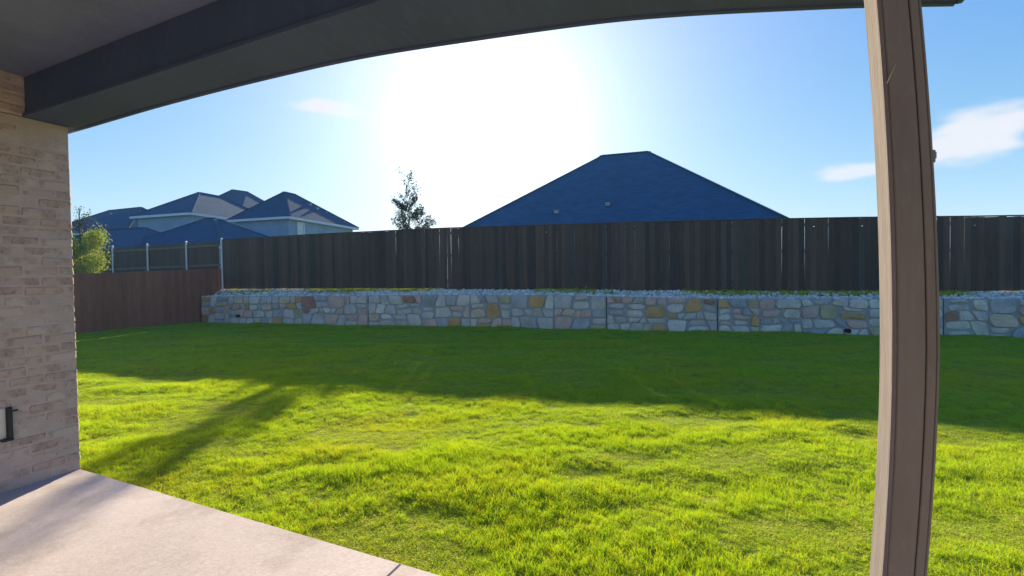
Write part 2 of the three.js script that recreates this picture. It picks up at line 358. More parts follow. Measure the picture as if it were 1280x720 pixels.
{
  const p = thing('porch_roof', 'dark painted porch ceiling, beam and curved eave over the patio', 'porch roof', ...HO, -TH);
  part('ceiling', box(-1.6, 5.8, 3.05, 3.09, 0.2, 4.31), M.ceiling, p);
  part('beam', cbox(-1.6, 5.72, BEAM_Y + 0.022, 3.049, -0.012, 0.245, 0.004), M.beam, p);
  // the soffit board: straight inner edge, bowed outer edge
  const OUT = [[-1.6, -0.04], [-0.07, -0.04], [0.6, -0.028], [1.172, -0.02], [2.122, -0.035], [2.913, -0.08], [3.596, -0.185], [4.23, -0.306], [4.586, -0.41], [4.966, -0.545], [5.335, -0.684], [5.724, -0.85]];
  const curve = new THREE.CatmullRomCurve3(OUT.map(([x, z]) => new THREE.Vector3(x, 0, z))).getPoints(60).map((q) => [q.x, q.z]);
  const s = new THREE.Shape(); s.moveTo(-1.6, -0.262); for (const [x, z] of [...curve].reverse()) s.lineTo(x, -z); s.closePath();
  s.moveTo(-1.6, -0.262);
  const shape = new THREE.Shape([...curve.map(([x, z]) => new THREE.Vector2(x, -z)), new THREE.Vector2(5.724, -0.262), new THREE.Vector2(-1.6, -0.262)]);
  const g = new THREE.ExtrudeGeometry(shape, { depth: 0.02, bevelEnabled: false }); g.rotateX(-Math.PI / 2); g.translate(0, BEAM_Y, 0);
  part('soffit', boxUV(flat(g)), M.soffit, p);
  // fascia along the bowed edge
  const V = [], F = [];
  curve.forEach(([x, z]) => { V.push([x, BEAM_Y - 0.012, z], [x, BEAM_Y + 0.19, z], [x, BEAM_Y + 0.19, z - 0.024], [x, BEAM_Y - 0.012, z - 0.024]); });
  for (let i = 0; i + 1 < curve.length; i++) for (let k = 0; k < 4; k++) F.push([i * 4 + k, i * 4 + 4 + k, i * 4 + 4 + (k + 1) % 4, i * 4 + (k + 1) % 4]);
  F.push([0, 1, 2, 3], [V.length - 1, V.length - 2, V.length - 3, V.length - 4]);
  part('fascia', boxUV(polyGeo(V, F)), M.soffit, p);
  part('end_fascia', cbox(5.726, 5.75, BEAM_Y - 0.012, BEAM_Y + 0.19, -0.86, 0.26, 0.003), M.soffit, p);
  // roof deck above, shingled
  const rv = [], rf = [];
  curve.forEach(([x, z]) => { rv.push([x, BEAM_Y + 0.195, z - 0.05], [x, 5.1, 4.4], [x, BEAM_Y + 0.24, z - 0.05], [x, 5.15, 4.4]); });
  for (let i = 0; i + 1 < curve.length; i++) { const a = i * 4, b = a + 4; rf.push([a, b, b + 1, a + 1], [a + 2, a + 3, b + 3, b + 2], [a, a + 2, b + 2, b]); }
  part('roof_deck', slopeUV(polyGeo(rv, rf)), M.roofSlate, p);
}
// the post: a slightly warped timber with a trim strip along its right side
{
  const w = 0.108, zc = 0.2, xc = 5.217;
  const bend = (y) => -0.0405 * Math.pow(Math.abs(y - 1.27) / 1.0, 1.75) * (y > 1.27 ? 1.05 : 1.15) * (y < 0.25 ? 1 : 1);
  const warp = (g) => { const p = g.attributes.position; for (let i = 0; i < p.count; i++) { const y = p.getY(i), yy = clamp(y, 0.35, 2.45), s = 1 - 0.09 * clamp(Math.abs(yy - 1.27) / 1.1) ; p.setX(i, p.getX(i) * s + bend(yy)); } g.computeVertexNormals(); return g; };
  const strip = (x0, x1, z0, z1, c) => {
    const gs = [], n = 26, y0 = 0, y1 = BEAM_Y - 0.002, ring = [[x0 + c, z0], [x1 - c, z0], [x1, z0 + c], [x1, z1 - c], [x1 - c, z1], [x0 + c, z1], [x0, z1 - c], [x0, z0 + c]], V = [], F = [];
    for (let i = 0; i <= n; i++) for (const [x, z] of ring) V.push([x, lerp(y0, y1, i / n), z]);
    for (let i = 0; i < n; i++) for (let k = 0; k < 8; k++) { const a = i * 8 + k, b = i * 8 + (k + 1) % 8; F.push([a, a + 8, b + 8, b]); }
    F.push([0, 1, 2, 3, 4, 5, 6, 7], [7, 6, 5, 4, 3, 2, 1, 0].map((k) => n * 8 + k));
    return boxUV(warp(polyGeo(V, F)), 0.03, 0);
  };
  const t = thing('porch_post', 'brown painted wooden post holding up the porch eave at right', 'post', ...hp(xc, 0, zc), -TH);
  part('timber', strip(-w / 2 + 0.012, w / 2 - 0.031, -w / 2, w / 2, 0.003), M.post, t);
  part('side_board', strip(-w / 2, -w / 2 + 0.0115, -w / 2, w / 2 - 0.002, 0.002), M.postEdge, t);
  part('trim_strip', strip(w / 2 - 0.029, w / 2 - 0.008, -w / 2, w / 2 + 0.001, 0.002), M.post, t);
  part('trim_strip', strip(w / 2 - 0.0065, w / 2, -w / 2, w / 2 - 0.001, 0.0015), M.post, t);
  const sp = part('splinter', tube([[0, 0, 0], [0.008, 0.022, 0.004], [0.02, 0.05, 0.005]], 0.0022, 0.0004, 5, 5), M.rawWood, t); sp.position.set(-w / 2 + 0.011 + bend(2.06), 2.05, w / 2 + 0.001);
  const br = part('bracket', mergeGeometries([cbox(0, 0.008, -0.018, 0.018, -0.012, 0.012, 0.002), cbox(0.006, 0.012, -0.006, 0.013, -0.006, 0.006, 0.001)]), M.steel, t); br.position.set(w / 2 + bend(1.83) - 0.001, 1.83, 0.03);
  part('base_plate', cbox(-w / 2 - 0.045, w / 2 - 0.02, 0, 0.012, -w / 2 - 0.012, w / 2 + 0.012, 0.002), M.steel, t);
}
// black bracket with a pale plate on the brick wall
{
  const t = thing('wall_bracket', 'black metal hook bracket on a pale plate low on the brick wall', 'bracket', ...hp(0.004, 0, 0.4), -TH);
  part('plate', cbox(0, 0.01, 0.39, 0.61, 0.004, 0.13, 0.003), M.plate, t);
  part('bar', cbox(0.008, 0.032, 0.385, 0.615, -0.016, 0.016, 0.005), M.black, t);
  part('peg', tube([[0.015, 0.585, -0.002], [0.03, 0.583, -0.02], [0.032, 0.588, -0.042]], 0.006, 0.007, 6, 8), M.black, t);
  part('foot', cbox(0.006, 0.05, 0.373, 0.392, -0.014, 0.05, 0.005), M.black, t);
}

// ---------------------------------------------------------------- the retaining wall of limestone rubble
function clip(poly, a, b, c) {                                 // keep a x + b y <= c
  const out = [];
  for (let i = 0; i < poly.length; i++) {
    const p = poly[i], q = poly[(i + 1) % poly.length], dp = a * p[0] + b * p[1] - c, dq = a * q[0] + b * q[1] - c;
    if (dp <= 0) out.push(p);
    if ((dp < 0 && dq > 0) || (dp > 0 && dq < 0)) { const t = dp / (dp - dq); out.push([p[0] + (q[0] - p[0]) * t, p[1] + (q[1] - p[1]) * t]); }
  }
  return out;
}
{
  const R = rng(77);
  const w = thing('retaining_wall', 'low retaining wall of pale limestone rubble along the back of the lawn', 'wall', ...WO, -TW);
  const bounds = [0.02, 7.27, 15.12, 18.05, 23.02, 26.6];
  for (let s = 0; s + 1 < bounds.length; s++) {
    const u0 = bounds[s] + (s ? 0.012 : 0), u1 = bounds[s + 1] - 0.012, n = 6;
    // backing: mortar, recessed behind the stone faces, its top sloping with the ground
    const V = [], F = [];
    for (let i = 0; i <= n; i++) { const u = lerp(u0, u1, i / n), h = interp(WALL_TOP, u); V.push([u, -0.15, -0.006], [u, h - 0.01, -0.02], [u, h + 0.003, -0.34], [u, -0.15, -0.34]); }
    for (let i = 0; i < n; i++) for (let k = 0; k < 3; k++) F.push([i * 4 + k, i * 4 + 4 + k, i * 4 + 5 + k, i * 4 + 1 + k]);
    F.push([3, 2, 1, 0].reverse(), [n * 4, n * 4 + 1, n * 4 + 2, n * 4 + 3].reverse());
    part('mortar', boxUV(polyGeo(V, F)), M.wallMortar, w);
    // stones: short runs of two to four wavy courses, blocks of mixed length, some split in two
    const cells = [], seam = (x) => 0.05 * (vnoise(x * 2.3, s, 501) - 0.5);
    for (let a = u0; a < u1 - 0.05;) {
      let e = Math.min(u1, a + 0.7 + R() * 1.5); if (u1 - e < 0.5) e = u1;
      const rows = [3, 3, 4, 3, 4][Math.floor(R() * 5)], cuts = [0];
      for (let i = 1; i < rows; i++) cuts.push((i + (R() - 0.5) * 0.5) / rows);
      cuts.push(1);
      const sa = a === u0 ? 0 : seam(a * 7), se = e === u1 ? 0 : seam(e * 7);
      const y = (f, x) => -0.07 + f * (interp(WALL_TOP, x) - 0.012 + 0.07) + (f > 0.01 && f < 0.99 ? 0.15 * (fbm(x * 2.6, f * 9 + s * 5, 511, 2) - 0.5) : 0);
      for (let i = 0; i < rows; i++) {
        const h = (cuts[i + 1] - cuts[i]) * 1.0; let x = a, tilt = sa;
        while (x < e - 0.01) {
          let n = x + clamp(h * (0.7 + R() * 1.5), 0.16, 0.54); if (e - n < 0.17) n = e;
          const t2 = n === e ? se : (R() - 0.5) * 0.17, m = (x + n) / 2, w = n - x;
          const q = [[x - tilt, y(cuts[i], x)], [m, y(cuts[i], m) + (R() - 0.5) * 0.015], [n - t2, y(cuts[i], n)], [n + t2, y(cuts[i + 1], n)], [m, y(cuts[i + 1], m) + (R() - 0.5) * 0.02], [x + tilt, y(cuts[i + 1], x)]];
          if (w > 0.34 && h > 0.3 && R() < 0.4) {              // split lengthwise
            const k = 0.4 + R() * 0.25, L = [lerp(q[0][0], q[5][0], k), lerp(q[0][1], q[5][1], k)], Q = [lerp(q[2][0], q[3][0], k), lerp(q[2][1], q[3][1], k + (R() - 0.5) * 0.15)];
            cells.push([q[0], q[1], q[2], Q, L], [L, Q, q[3], q[4], q[5]]);
          } else cells.push(q);
          x = n; tilt = t2;
        }
      }
      a = e;
    }
    for (const poly of cells) {
      let cx = 0, cy = 0; for (const [x, y] of poly) { cx += x / poly.length; cy += y / poly.length; }
      const r0 = Math.min(...poly.map(([x, y]) => Math.hypot(x - cx, y - cy)));
      
      const k = 1 - (0.008 + R() * 0.016) / Math.max(r0, 0.06);
      let ring = poly.map(([x, y]) => [(x - cx) * k, (y - cy) * k]);
      const cut = []; ring.forEach((a, i) => { const b = ring[(i + 1) % ring.length], t = 0.14 + R() * 0.18; if (Math.hypot(a[0] - b[0], a[1] - b[1]) < 0.03) { cut.push([(a[0] + b[0]) / 2, (a[1] + b[1]) / 2]); return; } cut.push([lerp(a[0], b[0], t), lerp(a[1], b[1], t)], [lerp(b[0], a[0], t), lerp(b[1], a[1], t)]); });
      ring = cut.flatMap((a, i) => { const b = cut[(i + 1) % cut.length], l = Math.hypot(a[0] - b[0], a[1] - b[1]); if (l < 0.13) return [a]; const o = (R() - 0.5) * 0.03 * Math.min(1, l / 0.2), n = [-(b[1] - a[1]) / l, (b[0] - a[0]) / l]; return [a, [(a[0] + b[0]) / 2 + n[0] * o, (a[1] + b[1]) / 2 + n[1] * o]]; });
      ring = ring.map(([x, y]) => [x + (R() - 0.5) * 0.012, y + (R() - 0.5) * 0.012]);
      const m = ring.length, tx = (R() - 0.5) * 0.12, ty = (R() - 0.5) * 0.14, out = 0.006 + R() * 0.034;
      const v = [], idx = [];
      for (const [x, y] of ring) v.push(x, y, -0.06);
      for (const [x, y] of ring) v.push(x, y, out - 0.012 + (R() - 0.5) * 0.008);
      for (const [x, y] of ring) v.push(x * 0.93, y * 0.93, out + x * tx + y * ty + (R() - 0.5) * 0.01);
      v.push((R() - 0.5) * 0.05, (R() - 0.5) * 0.04, out + 0.004 + R() * 0.01);
      for (let i = 0; i < m; i++) { const j = (i + 1) % m; idx.push(i, j, m + j, i, m + j, m + i, m + i, m + j, 2 * m + j, m + i, 2 * m + j, 2 * m + i, 2 * m + i, 2 * m + j, 3 * m); }
      let g = new THREE.BufferGeometry(); g.setAttribute('position', new THREE.Float32BufferAttribute(v, 3)); g.setIndex(idx);
      g = boxUV(flat(g), R() * 5, R() * 5);
      const c = R(), mi = c < 0.22 ? 0 : c < 0.42 ? 1 : c < 0.56 ? 2 : c < 0.66 ? 3 : c < 0.77 ? 4 : c < 0.85 ? 5 : c < 0.91 ? 6 : c < 0.935 ? 7 : c < 0.97 ? 8 : 9;
      const st = part('stone', g, M.stones[mi], w); st.position.set(cx, cy, 0);
    }
  }
}
// black drain pipes at the wall's foot
for (const [u, y, l] of [[1.85, 0.2, 'black drain pipe stub near the left end of the stone wall'], [21.03, 0.02, 'black drain pipe stub at the stone wall foot beside the post']]) {
  const t = thing('drain_pipe', l, 'pipe', ...wp(u, y, 0.0), -TW);
  const g = new THREE.CylinderGeometry(0.055, 0.055, 0.2, 14, 1, true); g.rotateX(Math.PI / 2); g.translate(0, 0.04, 0.02);
  const e = new THREE.TorusGeometry(0.053, 0.009, 8, 16); e.translate(0, 0.04, 0.12);
  const c = new THREE.CircleGeometry(0.05, 14); c.translate(0, 0.04, 0.07);
  M.pipe.side = THREE.DoubleSide;
  part('pipe', g, M.pipe, t); part('rim', e, M.pipe, t); part('inside', c, M.pipe, t);
}

// ---------------------------------------------------------------- fences
function boardGeos(w, th, seed, n = 6) {                       // boards of unit height, slightly cupped and uneven
  const R = rng(seed), out = [];
  for (let k = 0; k < n; k++) { const g = chamferBox(-w / 2, w / 2, 0, 1, -th, 0, 0.003, 0.0022, R); const p = g.attributes.position; for (let i = 0; i < p.count; i++) if (p.getY(i) > 0.5) p.setY(i, p.getY(i) > 0.9985 ? 1 : 0.998); g.computeVertexNormals(); out.push(boxUV(g, k * 0.143, k * 0.31)); }
  for (const g of out) { const uv = g.attributes.uv; for (let i = 0; i < uv.count; i++) uv.setY(i, uv.getY(i) * 2); }
  return out;
}
function holeBoard(w, th, fy) {                                // a board with a knot hole
  const s = new THREE.Shape(); s.moveTo(-w / 2, 0); s.lineTo(w / 2, 0); s.lineTo(w / 2, 1); s.lineTo(-w / 2, 1); s.closePath();
  const h = new THREE.Path(); h.absellipse(0.01, fy, 0.02, 0.0125, 0, Math.PI * 2, true); s.holes.push(h);
  const g = new THREE.ExtrudeGeometry(s, { depth: th, bevelEnabled: false, curveSegments: 12 }); g.translate(0, 0, -th);
  return boxUV(flat(g));
}
function run(t, u0, u1, pitch, geos, mats, y0, y1, R, opt = {}) {
  for (let u = u0, i = 0; u < u1; i++) {
    const hole = opt.holes?.find((h) => Math.abs(h - u) < pitch / 2);
    const b = part('board', hole ? opt.holeGeo : geos[Math.floor(R() * geos.length)], mats[Math.floor(R() * mats.length)], t);
    const a = y0(u), h = y1(u) - a + (R() - 0.5) * 0.012;
    b.position.set(u, a + (R() - 0.5) * 0.012, (opt.z ?? 0) + (R() - 0.5) * 0.006); b.scale.set(1, h, 1); b.rotation.z = (R() - 0.5) * 0.006; b.rotation.y = (R() - 0.5) * 0.05;
    const wide = typeof opt.wide === 'function' ? opt.wide(u) : opt.wide;
    u += pitch + (R() < wide ? 0.003 + R() * R() * 0.008 : R() * 0.0012);
  }
}
function rail(t, u0, u1, y, z, h, step = 2.4, m = M.fence[2]) {  // lengths of rail that follow the slope
  for (let u = u0; u < u1 - 0.05; u += step) {
    const e = Math.min(u + step, u1), ya = y(u), yb = y(e), g = cbox(0.002, e - u - 0.002, 0, h, 0, 0.04, 0.003), p = g.attributes.position;
    for (let i = 0; i < p.count; i++) p.setY(i, p.getY(i) + ya + (yb - ya) * (p.getX(i) / (e - u)));
    const o = part('rail', g, m, t); o.position.set(u, 0, z);
  }
}
const FZ = -0.9;
{
  const R = rng(5), base = (u) => terraceY(u, FZ) + 0.035, top = (u) => interp(FENCE_TOP, u);
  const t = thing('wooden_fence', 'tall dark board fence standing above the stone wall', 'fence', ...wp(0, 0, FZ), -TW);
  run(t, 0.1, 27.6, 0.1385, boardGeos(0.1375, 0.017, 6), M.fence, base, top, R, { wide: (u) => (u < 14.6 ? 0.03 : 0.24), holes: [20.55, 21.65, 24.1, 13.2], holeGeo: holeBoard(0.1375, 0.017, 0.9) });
  rail(t, 0.05, 27.6, (u) => base(u) + 0.2, -0.062, 0.085);
  rail(t, 0.05, 27.6, (u) => lerp(base(u), top(u), 0.53), -0.062, 0.085);
  rail(t, 0.05, 27.6, (u) => top(u) - 0.2, -0.062, 0.085);
  for (let u = 0.03; u < 27.5; u += 2.4) {                     // cap board
    const e = u + 2.4, ya = top(u) + 0.004, yb = top(e) + 0.004, g = cbox(0.002, 2.398, 0, 0.024, -0.075, 0.03, 0.003), p = g.attributes.position;
    for (let i = 0; i < p.count; i++) p.setY(i, p.getY(i) + lerp(ya, yb, p.getX(i) / 2.4));
    const o = part('cap_board', g, M.fence[3], t); o.position.set(u, 0, 0);
  }
  for (let u = 2.4; u < 27; u += 2.4) { const g = new THREE.CylinderGeometry(0.03, 0.03, 2.1, 10); const o = part('post', g, M.galv, t); o.position.set(u, top(u) - 1.12, -0.095); }
  const g = new THREE.CylinderGeometry(0.032, 0.032, 2.08, 12); const o = part('end_post', g, M.galv, t); o.position.set(0.1, 2.16, 0.05);
  const cp = new THREE.SphereGeometry(0.038, 12, 8, 0, Math.PI * 2, 0, Math.PI / 2); const c = part('post_cap', cp, M.galv, o); c.position.y = 1.04;
}
{
  const R = rng(8), base = () => 1.2, top = (u) => 3.12 + u * 0.012;
  const t = thing('neighbour_fence', 'weathered fence with metal posts and rails seen from its back, beyond the side fence', 'fence', ...wp(0, 0, FZ), -TW);
  run(t, -10.4, -0.08, 0.1385, boardGeos(0.1365, 0.016, 16), [M.fence[3], M.fence[4], M.fence[1], M.fence[3]], base, top, R, { wide: 0.12, z: -0.03 });
  rail(t, -10.4, -0.05, (u) => top(u) - 0.2, -0.03, 0.085, 2.4, M.rail);
  rail(t, -10.4, -0.05, (u) => top(u) - 0.98, -0.03, 0.085, 2.4, M.rail);
  rail(t, -10.4, -0.05, () => base() + 0.18, -0.03, 0.085, 2.4, M.rail);
  const pg = new THREE.CylinderGeometry(0.03, 0.03, 2.06, 12), cg = new THREE.SphereGeometry(0.036, 12, 8, 0, Math.PI * 2, 0, Math.PI / 2);
  for (const u of [-1.75, -3.9, -5.95, -8.1]) { const o = part('post', pg, M.galv, t); o.position.set(u, top(u) - 0.97, 0.045); const c = part('post_cap', cg, M.galv, o); c.position.y = 1.03; }
}
{
  const a = [-13.192, -13.31], b = [-11.58, -17.93], yaw = Math.atan2(-(b[1] - a[1]), b[0] - a[0]), len = Math.hypot(b[0] - a[0], b[1] - a[1]);
  const R = rng(9), top = (u) => 1.79 + clamp(u / len, -1, 1) * 0.25, base = () => 0.02;
  const t = thing('side_fence', 'reddish brown board fence along the left side of the lawn', 'fence', a[0], 0, a[1], yaw);
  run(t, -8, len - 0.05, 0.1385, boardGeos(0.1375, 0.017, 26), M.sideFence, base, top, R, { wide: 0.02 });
  rail(t, -8, len - 0.1, () => 0.25, -0.062, 0.085, 2.4, M.sideFence[2]);
  rail(t, -8, len - 0.1, (u) => top(u) - 0.25, -0.062, 0.085, 2.4, M.sideFence[2]);
  for (let u = -7.8; u < len; u += 2.4) { const o = part('post', cbox(-0.045, 0.045, -0.1, 1.7, -0.155, -0.065, 0.004), M.sideFence[2], t); o.position.set(u, 0, 0); }
}

// ---------------------------------------------------------------- houses beyond the fences
function roofBlock(parent, b, roofM, over = 0.35) {            // { x0, x1, z0, z1, eave, ridge: [[x, z], [x, z]], top, base }
  const { eave, top } = b, x0 = b.x0 - over, x1 = b.x1 + over, z0 = b.z0 - over, z1 = b.z1 + over, [p, q] = b.ridge;
  const V = [[x0, eave, z1], [x1, eave, z1], [x1, eave, z0], [x0, eave, z0], [p[0], top, p[1]], [q[0], top, q[1]]];
  const alongX = Math.abs(p[0] - q[0]) > Math.abs(p[1] - q[1]);
  const F = alongX ? [[0, 1, 5, 4], [1, 2, 5], [2, 3, 4, 5], [3, 0, 4]] : [[0, 1, 4], [1, 2, 5, 4], [2, 3, 5], [3, 0, 4, 5]];   // p: left or front end
  const r = part('roof', slopeUV(polyGeo(V, F)), roofM, parent);
  const t = 0.16, fs = [box(x0, x1, eave - t, eave - 0.004, z1 - 0.04, z1), box(x0, x1, eave - t, eave - 0.004, z0, z0 + 0.04), box(x0, x0 + 0.04, eave - t, eave - 0.004, z0 + 0.04, z1 - 0.04), box(x1 - 0.04, x1, eave - t, eave - 0.004, z0 + 0.04, z1 - 0.04)];
  part('fascia', mergeGeometries(fs), M.trim, r);
  part('soffit', box(x0 + 0.04, x1 - 0.04, eave - t + 0.02, eave - t + 0.04, z0 + 0.04, z1 - 0.04), M.trim, r);
  // ridge caps
  const caps = [], line = (a, c) => { const A = new THREE.Vector3(...V[a]), B = new THREE.Vector3(...V[c]), d = B.clone().sub(A), g = box(-0.11, 0.11, -0.02, 0.03, 0, d.length()); g.applyMatrix4(new THREE.Matrix4().lookAt(B, A, new THREE.Vector3(0, 1, 0)).setPosition(A)); caps.push(g); };
  line(4, 5); if (alongX) { line(0, 4); line(3, 4); line(1, 5); line(2, 5); } else { line(0, 4); line(1, 4); line(2, 5); line(3, 5); }
  part('ridge_cap', mergeGeometries(caps), roofM, r);
  part('wall', box(b.x0, b.x1, b.base ?? 1, eave - t + 0.02, b.z0, b.z1), b.wall ?? M.siding, parent);
  return r;
}
function ventOn(roof, V) { const o = part('vent', mergeGeometries([cbox(-0.11, 0.11, -0.05, 0.09, -0.11, 0.11, 0.015), box(-0.14, 0.14, 0.09, 0.11, -0.14, 0.14)]), M.vent, roof); o.position.set(...V); }
function windowOn(parent, x, y, z, w, h, yaw) {
  const f = part('window', mergeGeometries([box(-w / 2 - 0.09, w / 2 + 0.09, h, h + 0.1, 0, 0.07), box(-w / 2 - 0.09, w / 2 + 0.09, -0.1, 0, 0, 0.09), box(-w / 2 - 0.09, -w / 2, 0, h, 0, 0.07), box(w / 2, w / 2 + 0.09, 0, h, 0, 0.07), box(-w / 2, w / 2, h / 2 - 0.03, h / 2 + 0.03, 0, 0.05)]), M.trim, parent);
  f.position.set(x, y, z); f.rotation.y = yaw;
  part('pane', box(-w / 2, w / 2, 0, h, 0.004, 0.02), M.plate, f);
}
{
  const t = thing('neighbour_house', 'large house with a plain blue hip roof right behind the back fence', 'house', 6.6, 0, -26, -TW);
  const r = roofBlock(t, { x0: -8.15, x1: 6.45, z0: -6, z1: 5.15, eave: 3.82, ridge: [[-1.3, 0], [1.3, 0]], top: 8.56, base: 0.9 }, M.roofBlue);
  ventOn(r, [-0.7, 5.02, 4.2]); ventOn(r, [-3.2, 4.75, 4.45]);
  windowOn(t, -3, 1.9, 5.15, 1.2, 1.4, 0); windowOn(t, 2.5, 1.9, 5.15, 1.2, 1.4, 0);
}
{
  const t = thing('two_storey_house', 'two storey house with several slate blue hip roofs, far left behind the fences', 'house', -14.83, 0, -30, -TW);
  const r1 = roofBlock(t, { x0: -4.9, x1: -0.35, z0: -7.4, z1: -0.35, eave: 5.83, ridge: [[-2.5, -2.35], [-2.5, -3.4]], top: 8.02 }, M.roofSlate);
  for (const v of [[-1.6, 7.25, -3.9], [-1.35, 7.0, -4.4], [-1.25, 6.72, -5.2], [-0.6, 6.15, -6.6]]) ventOn(r1, v);
  roofBlock(t, { x0: -12.7, x1: -7.6, z0: -7, z1: 0.7, eave: 6.33, ridge: [[-10.3, -2.1], [-10.3, -4.2]], top: 8.45 }, M.roofSlate);
  roofBlock(t, { x0: -16.4, x1: -8.2, z0: -12.4, z1: -3.6, eave: 6.25, ridge: [[-12.6, -7.2], [-12.2, -8.4]], top: 9.75 }, M.roofSlate);
  const low = roofBlock(t, { x0: -6.6, x1: 1.2, z0: 0.2, z1: 6, eave: 3.4, ridge: [[-3.5, 3], [-2.8, 3]], top: 5.46 }, M.roofSlate);
  ventOn(low, [-1.2, 4.2, 4.4]);
  const low2 = roofBlock(t, { x0: -15.2, x1: -4.4, z0: 1.6, z1: 6.4, eave: 3.3, ridge: [[-11.5, 3.9], [-7.4, 3.9]], top: 4.98 }, M.roofSlate);
  ventOn(low2, [-9.6, 4.55, 4.8]);
  windowOn(t, -0.35, 4.45, -1.45, 0.5, 1.05, Math.PI / 2);
}
{
  const [x, , z] = [-14.83, 0, -30];
  const t = thing('distant_house', 'smaller blue roofed house at the far left partly behind the tree', 'house', x, 0, z, -TW);
  const r = roofBlock(t, { x0: -24, x1: -14.1, z0: -5.2, z1: 0.5, eave: 5.4, ridge: [[-20.2, -2.2], [-16.1, -1.9]], top: 7.6 }, M.roofSlate);
  ventOn(r, [-18.6, 7.1, -1.4]);
}

// ---------------------------------------------------------------- trees
function leaves(list, size, R, tintable = false) {             // bent leaf-sized faces
  const pos = [], idx = [];
  const q = new THREE.Quaternion(), e = new THREE.Euler(), v = new THREE.Vector3();
  for (const [x, y, z] of list) {
    const s = size * (0.6 + R() * 0.8); e.set(R() * 6.28, R() * 6.28, R() * 6.28); q.setFromEuler(e);
    const b = pos.length / 3;
    for (const [a, c, d] of [[0, 0, 0], [-0.32, 0.45, 0.1], [0, 0.5, 0], [0.32, 0.45, 0.1], [0, 1, -0.14]]) { v.set(a * s, c * s, d * s).applyQuaternion(q); pos.push(x + v.x, y + v.y, z + v.z); }
    idx.push(b, b + 2, b + 1, b, b + 3, b + 2, b + 1, b + 2, b + 4, b + 2, b + 3, b + 4);
  }
  const g = new THREE.BufferGeometry(); g.setAttribute('position', new THREE.Float32BufferAttribute(pos, 3)); g.setIndex(idx); g.computeVertexNormals();
  return g;
}
{   // the slim, sparse tree behind the back fence
  const R = rng(21), t = thing('young_tree', 'slim sparse young tree standing against the bright sky behind the fence', 'tree', -3.5, 1.05, -16.3);
  const H = 4.35, stem = (y) => [-0.02 - 0.25 * (y / H) + 0.05 * Math.sin(y * 2.1), y, 0.04 * Math.sin(y * 1.7)];
  const pts = []; for (let i = 0; i <= 10; i++) pts.push(stem(H * i / 10));
  part('trunk', tube(pts, 0.03, 0.002, 20, 7), M.bark, t);
  const limbs = [], ls = [];
  for (let k = 0; k < 54; k++) {
    const y = 0.9 + (H - 1.05) * Math.pow(k / 54, 0.9), p = stem(y), a = R() * 6.28;
    const spread = lerp(0.72, 0.34, smooth(2.1, 3.6, y)) * (0.6 + R() * 0.6), right = y < 2.9 ? 0.16 : -0.05;
    const tip = [p[0] + Math.cos(a) * spread + right * spread, y + spread * (0.55 + R() * 0.5), p[2] + Math.sin(a) * spread];
    const mid = [lerp(p[0], tip[0], 0.55), lerp(p[1], tip[1], 0.42), lerp(p[2], tip[2], 0.55)];
    limbs.push(tube([p, mid, tip], 0.009, 0.003, 5, 4));
    const n = Math.floor(lerp(190, 20, smooth(2.5, 3.5, y)) * (0.7 + R() * 0.6));
    for (let i = 0; i < n; i++) { const f = 0.3 + R() * 0.75, g = 0.085 * (0.5 + R()); ls.push([lerp(p[0], tip[0], f) + (R() - 0.5) * 2 * g, lerp(p[1], tip[1], f) + (R() - 0.5) * 2 * g, lerp(p[2], tip[2], f) + (R() - 0.5) * 2 * g]); }
  }
  part('branches', mergeGeometries(limbs), M.bark, t);
  part('crown', leaves(ls, 0.064, R), M.leafDark, t);
}
{   // the bushy tree beyond the side fence
  const R = rng(22), t = thing('bushy_tree', 'bushy yellow green tree with a thin twiggy top beyond the side fence', 'tree', -14.42, 0, -15);
  part('trunk', tube([[0, 0, 0], [0.03, 0.8, 0.02], [-0.02, 1.7, 0], [0.05, 2.9, 0.03], [0.02, 4.05, 0]], 0.06, 0.008, 16, 8), M.bark, t);
  const limbs = [], ls = [], top = [];
  for (let k = 0; k < 120; k++) {
    const y = k < 96 ? 0.9 + 2.15 * R() : 3.05 + 0.8 * R(), a = R() * 6.28, prof = y < 3 ? 0.72 * Math.sqrt(clamp((y - 0.5) / 1.1)) * (y > 2.4 ? 0.92 : 1) : lerp(0.62, 0.22, (y - 3) / 0.9);
    const s = prof * (0.55 + R() * 0.5), p = [0.02, y - 0.25 * s, 0], tip = [Math.cos(a) * s, y + s * 0.45 + (y > 3 ? 0.15 : 0), Math.sin(a) * s];
    limbs.push(tube([p, [tip[0] * 0.5, lerp(p[1], tip[1], 0.42), tip[2] * 0.5], tip], 0.012, 0.003, 5, 4));
    const n = y > 3.05 ? 16 : 140;
    for (let i = 0; i < n; i++) { const f = 0.35 + R() * 0.72, g = y > 3.05 ? 0.08 : 0.15; (y > 3.05 ? top : ls).push([lerp(p[0], tip[0], f) + (R() - 0.5) * 2 * g, lerp(p[1], tip[1], f) + (R() - 0.5) * 2 * g, lerp(p[2], tip[2], f) + (R() - 0.5) * 2 * g]); }
  }
  part('branches', mergeGeometries(limbs), M.bark, t);
  part('crown', leaves(ls, 0.062, R), M.leaf, t);
  part('twiggy_top', leaves(top, 0.045, R), M.leafDark, t);
}

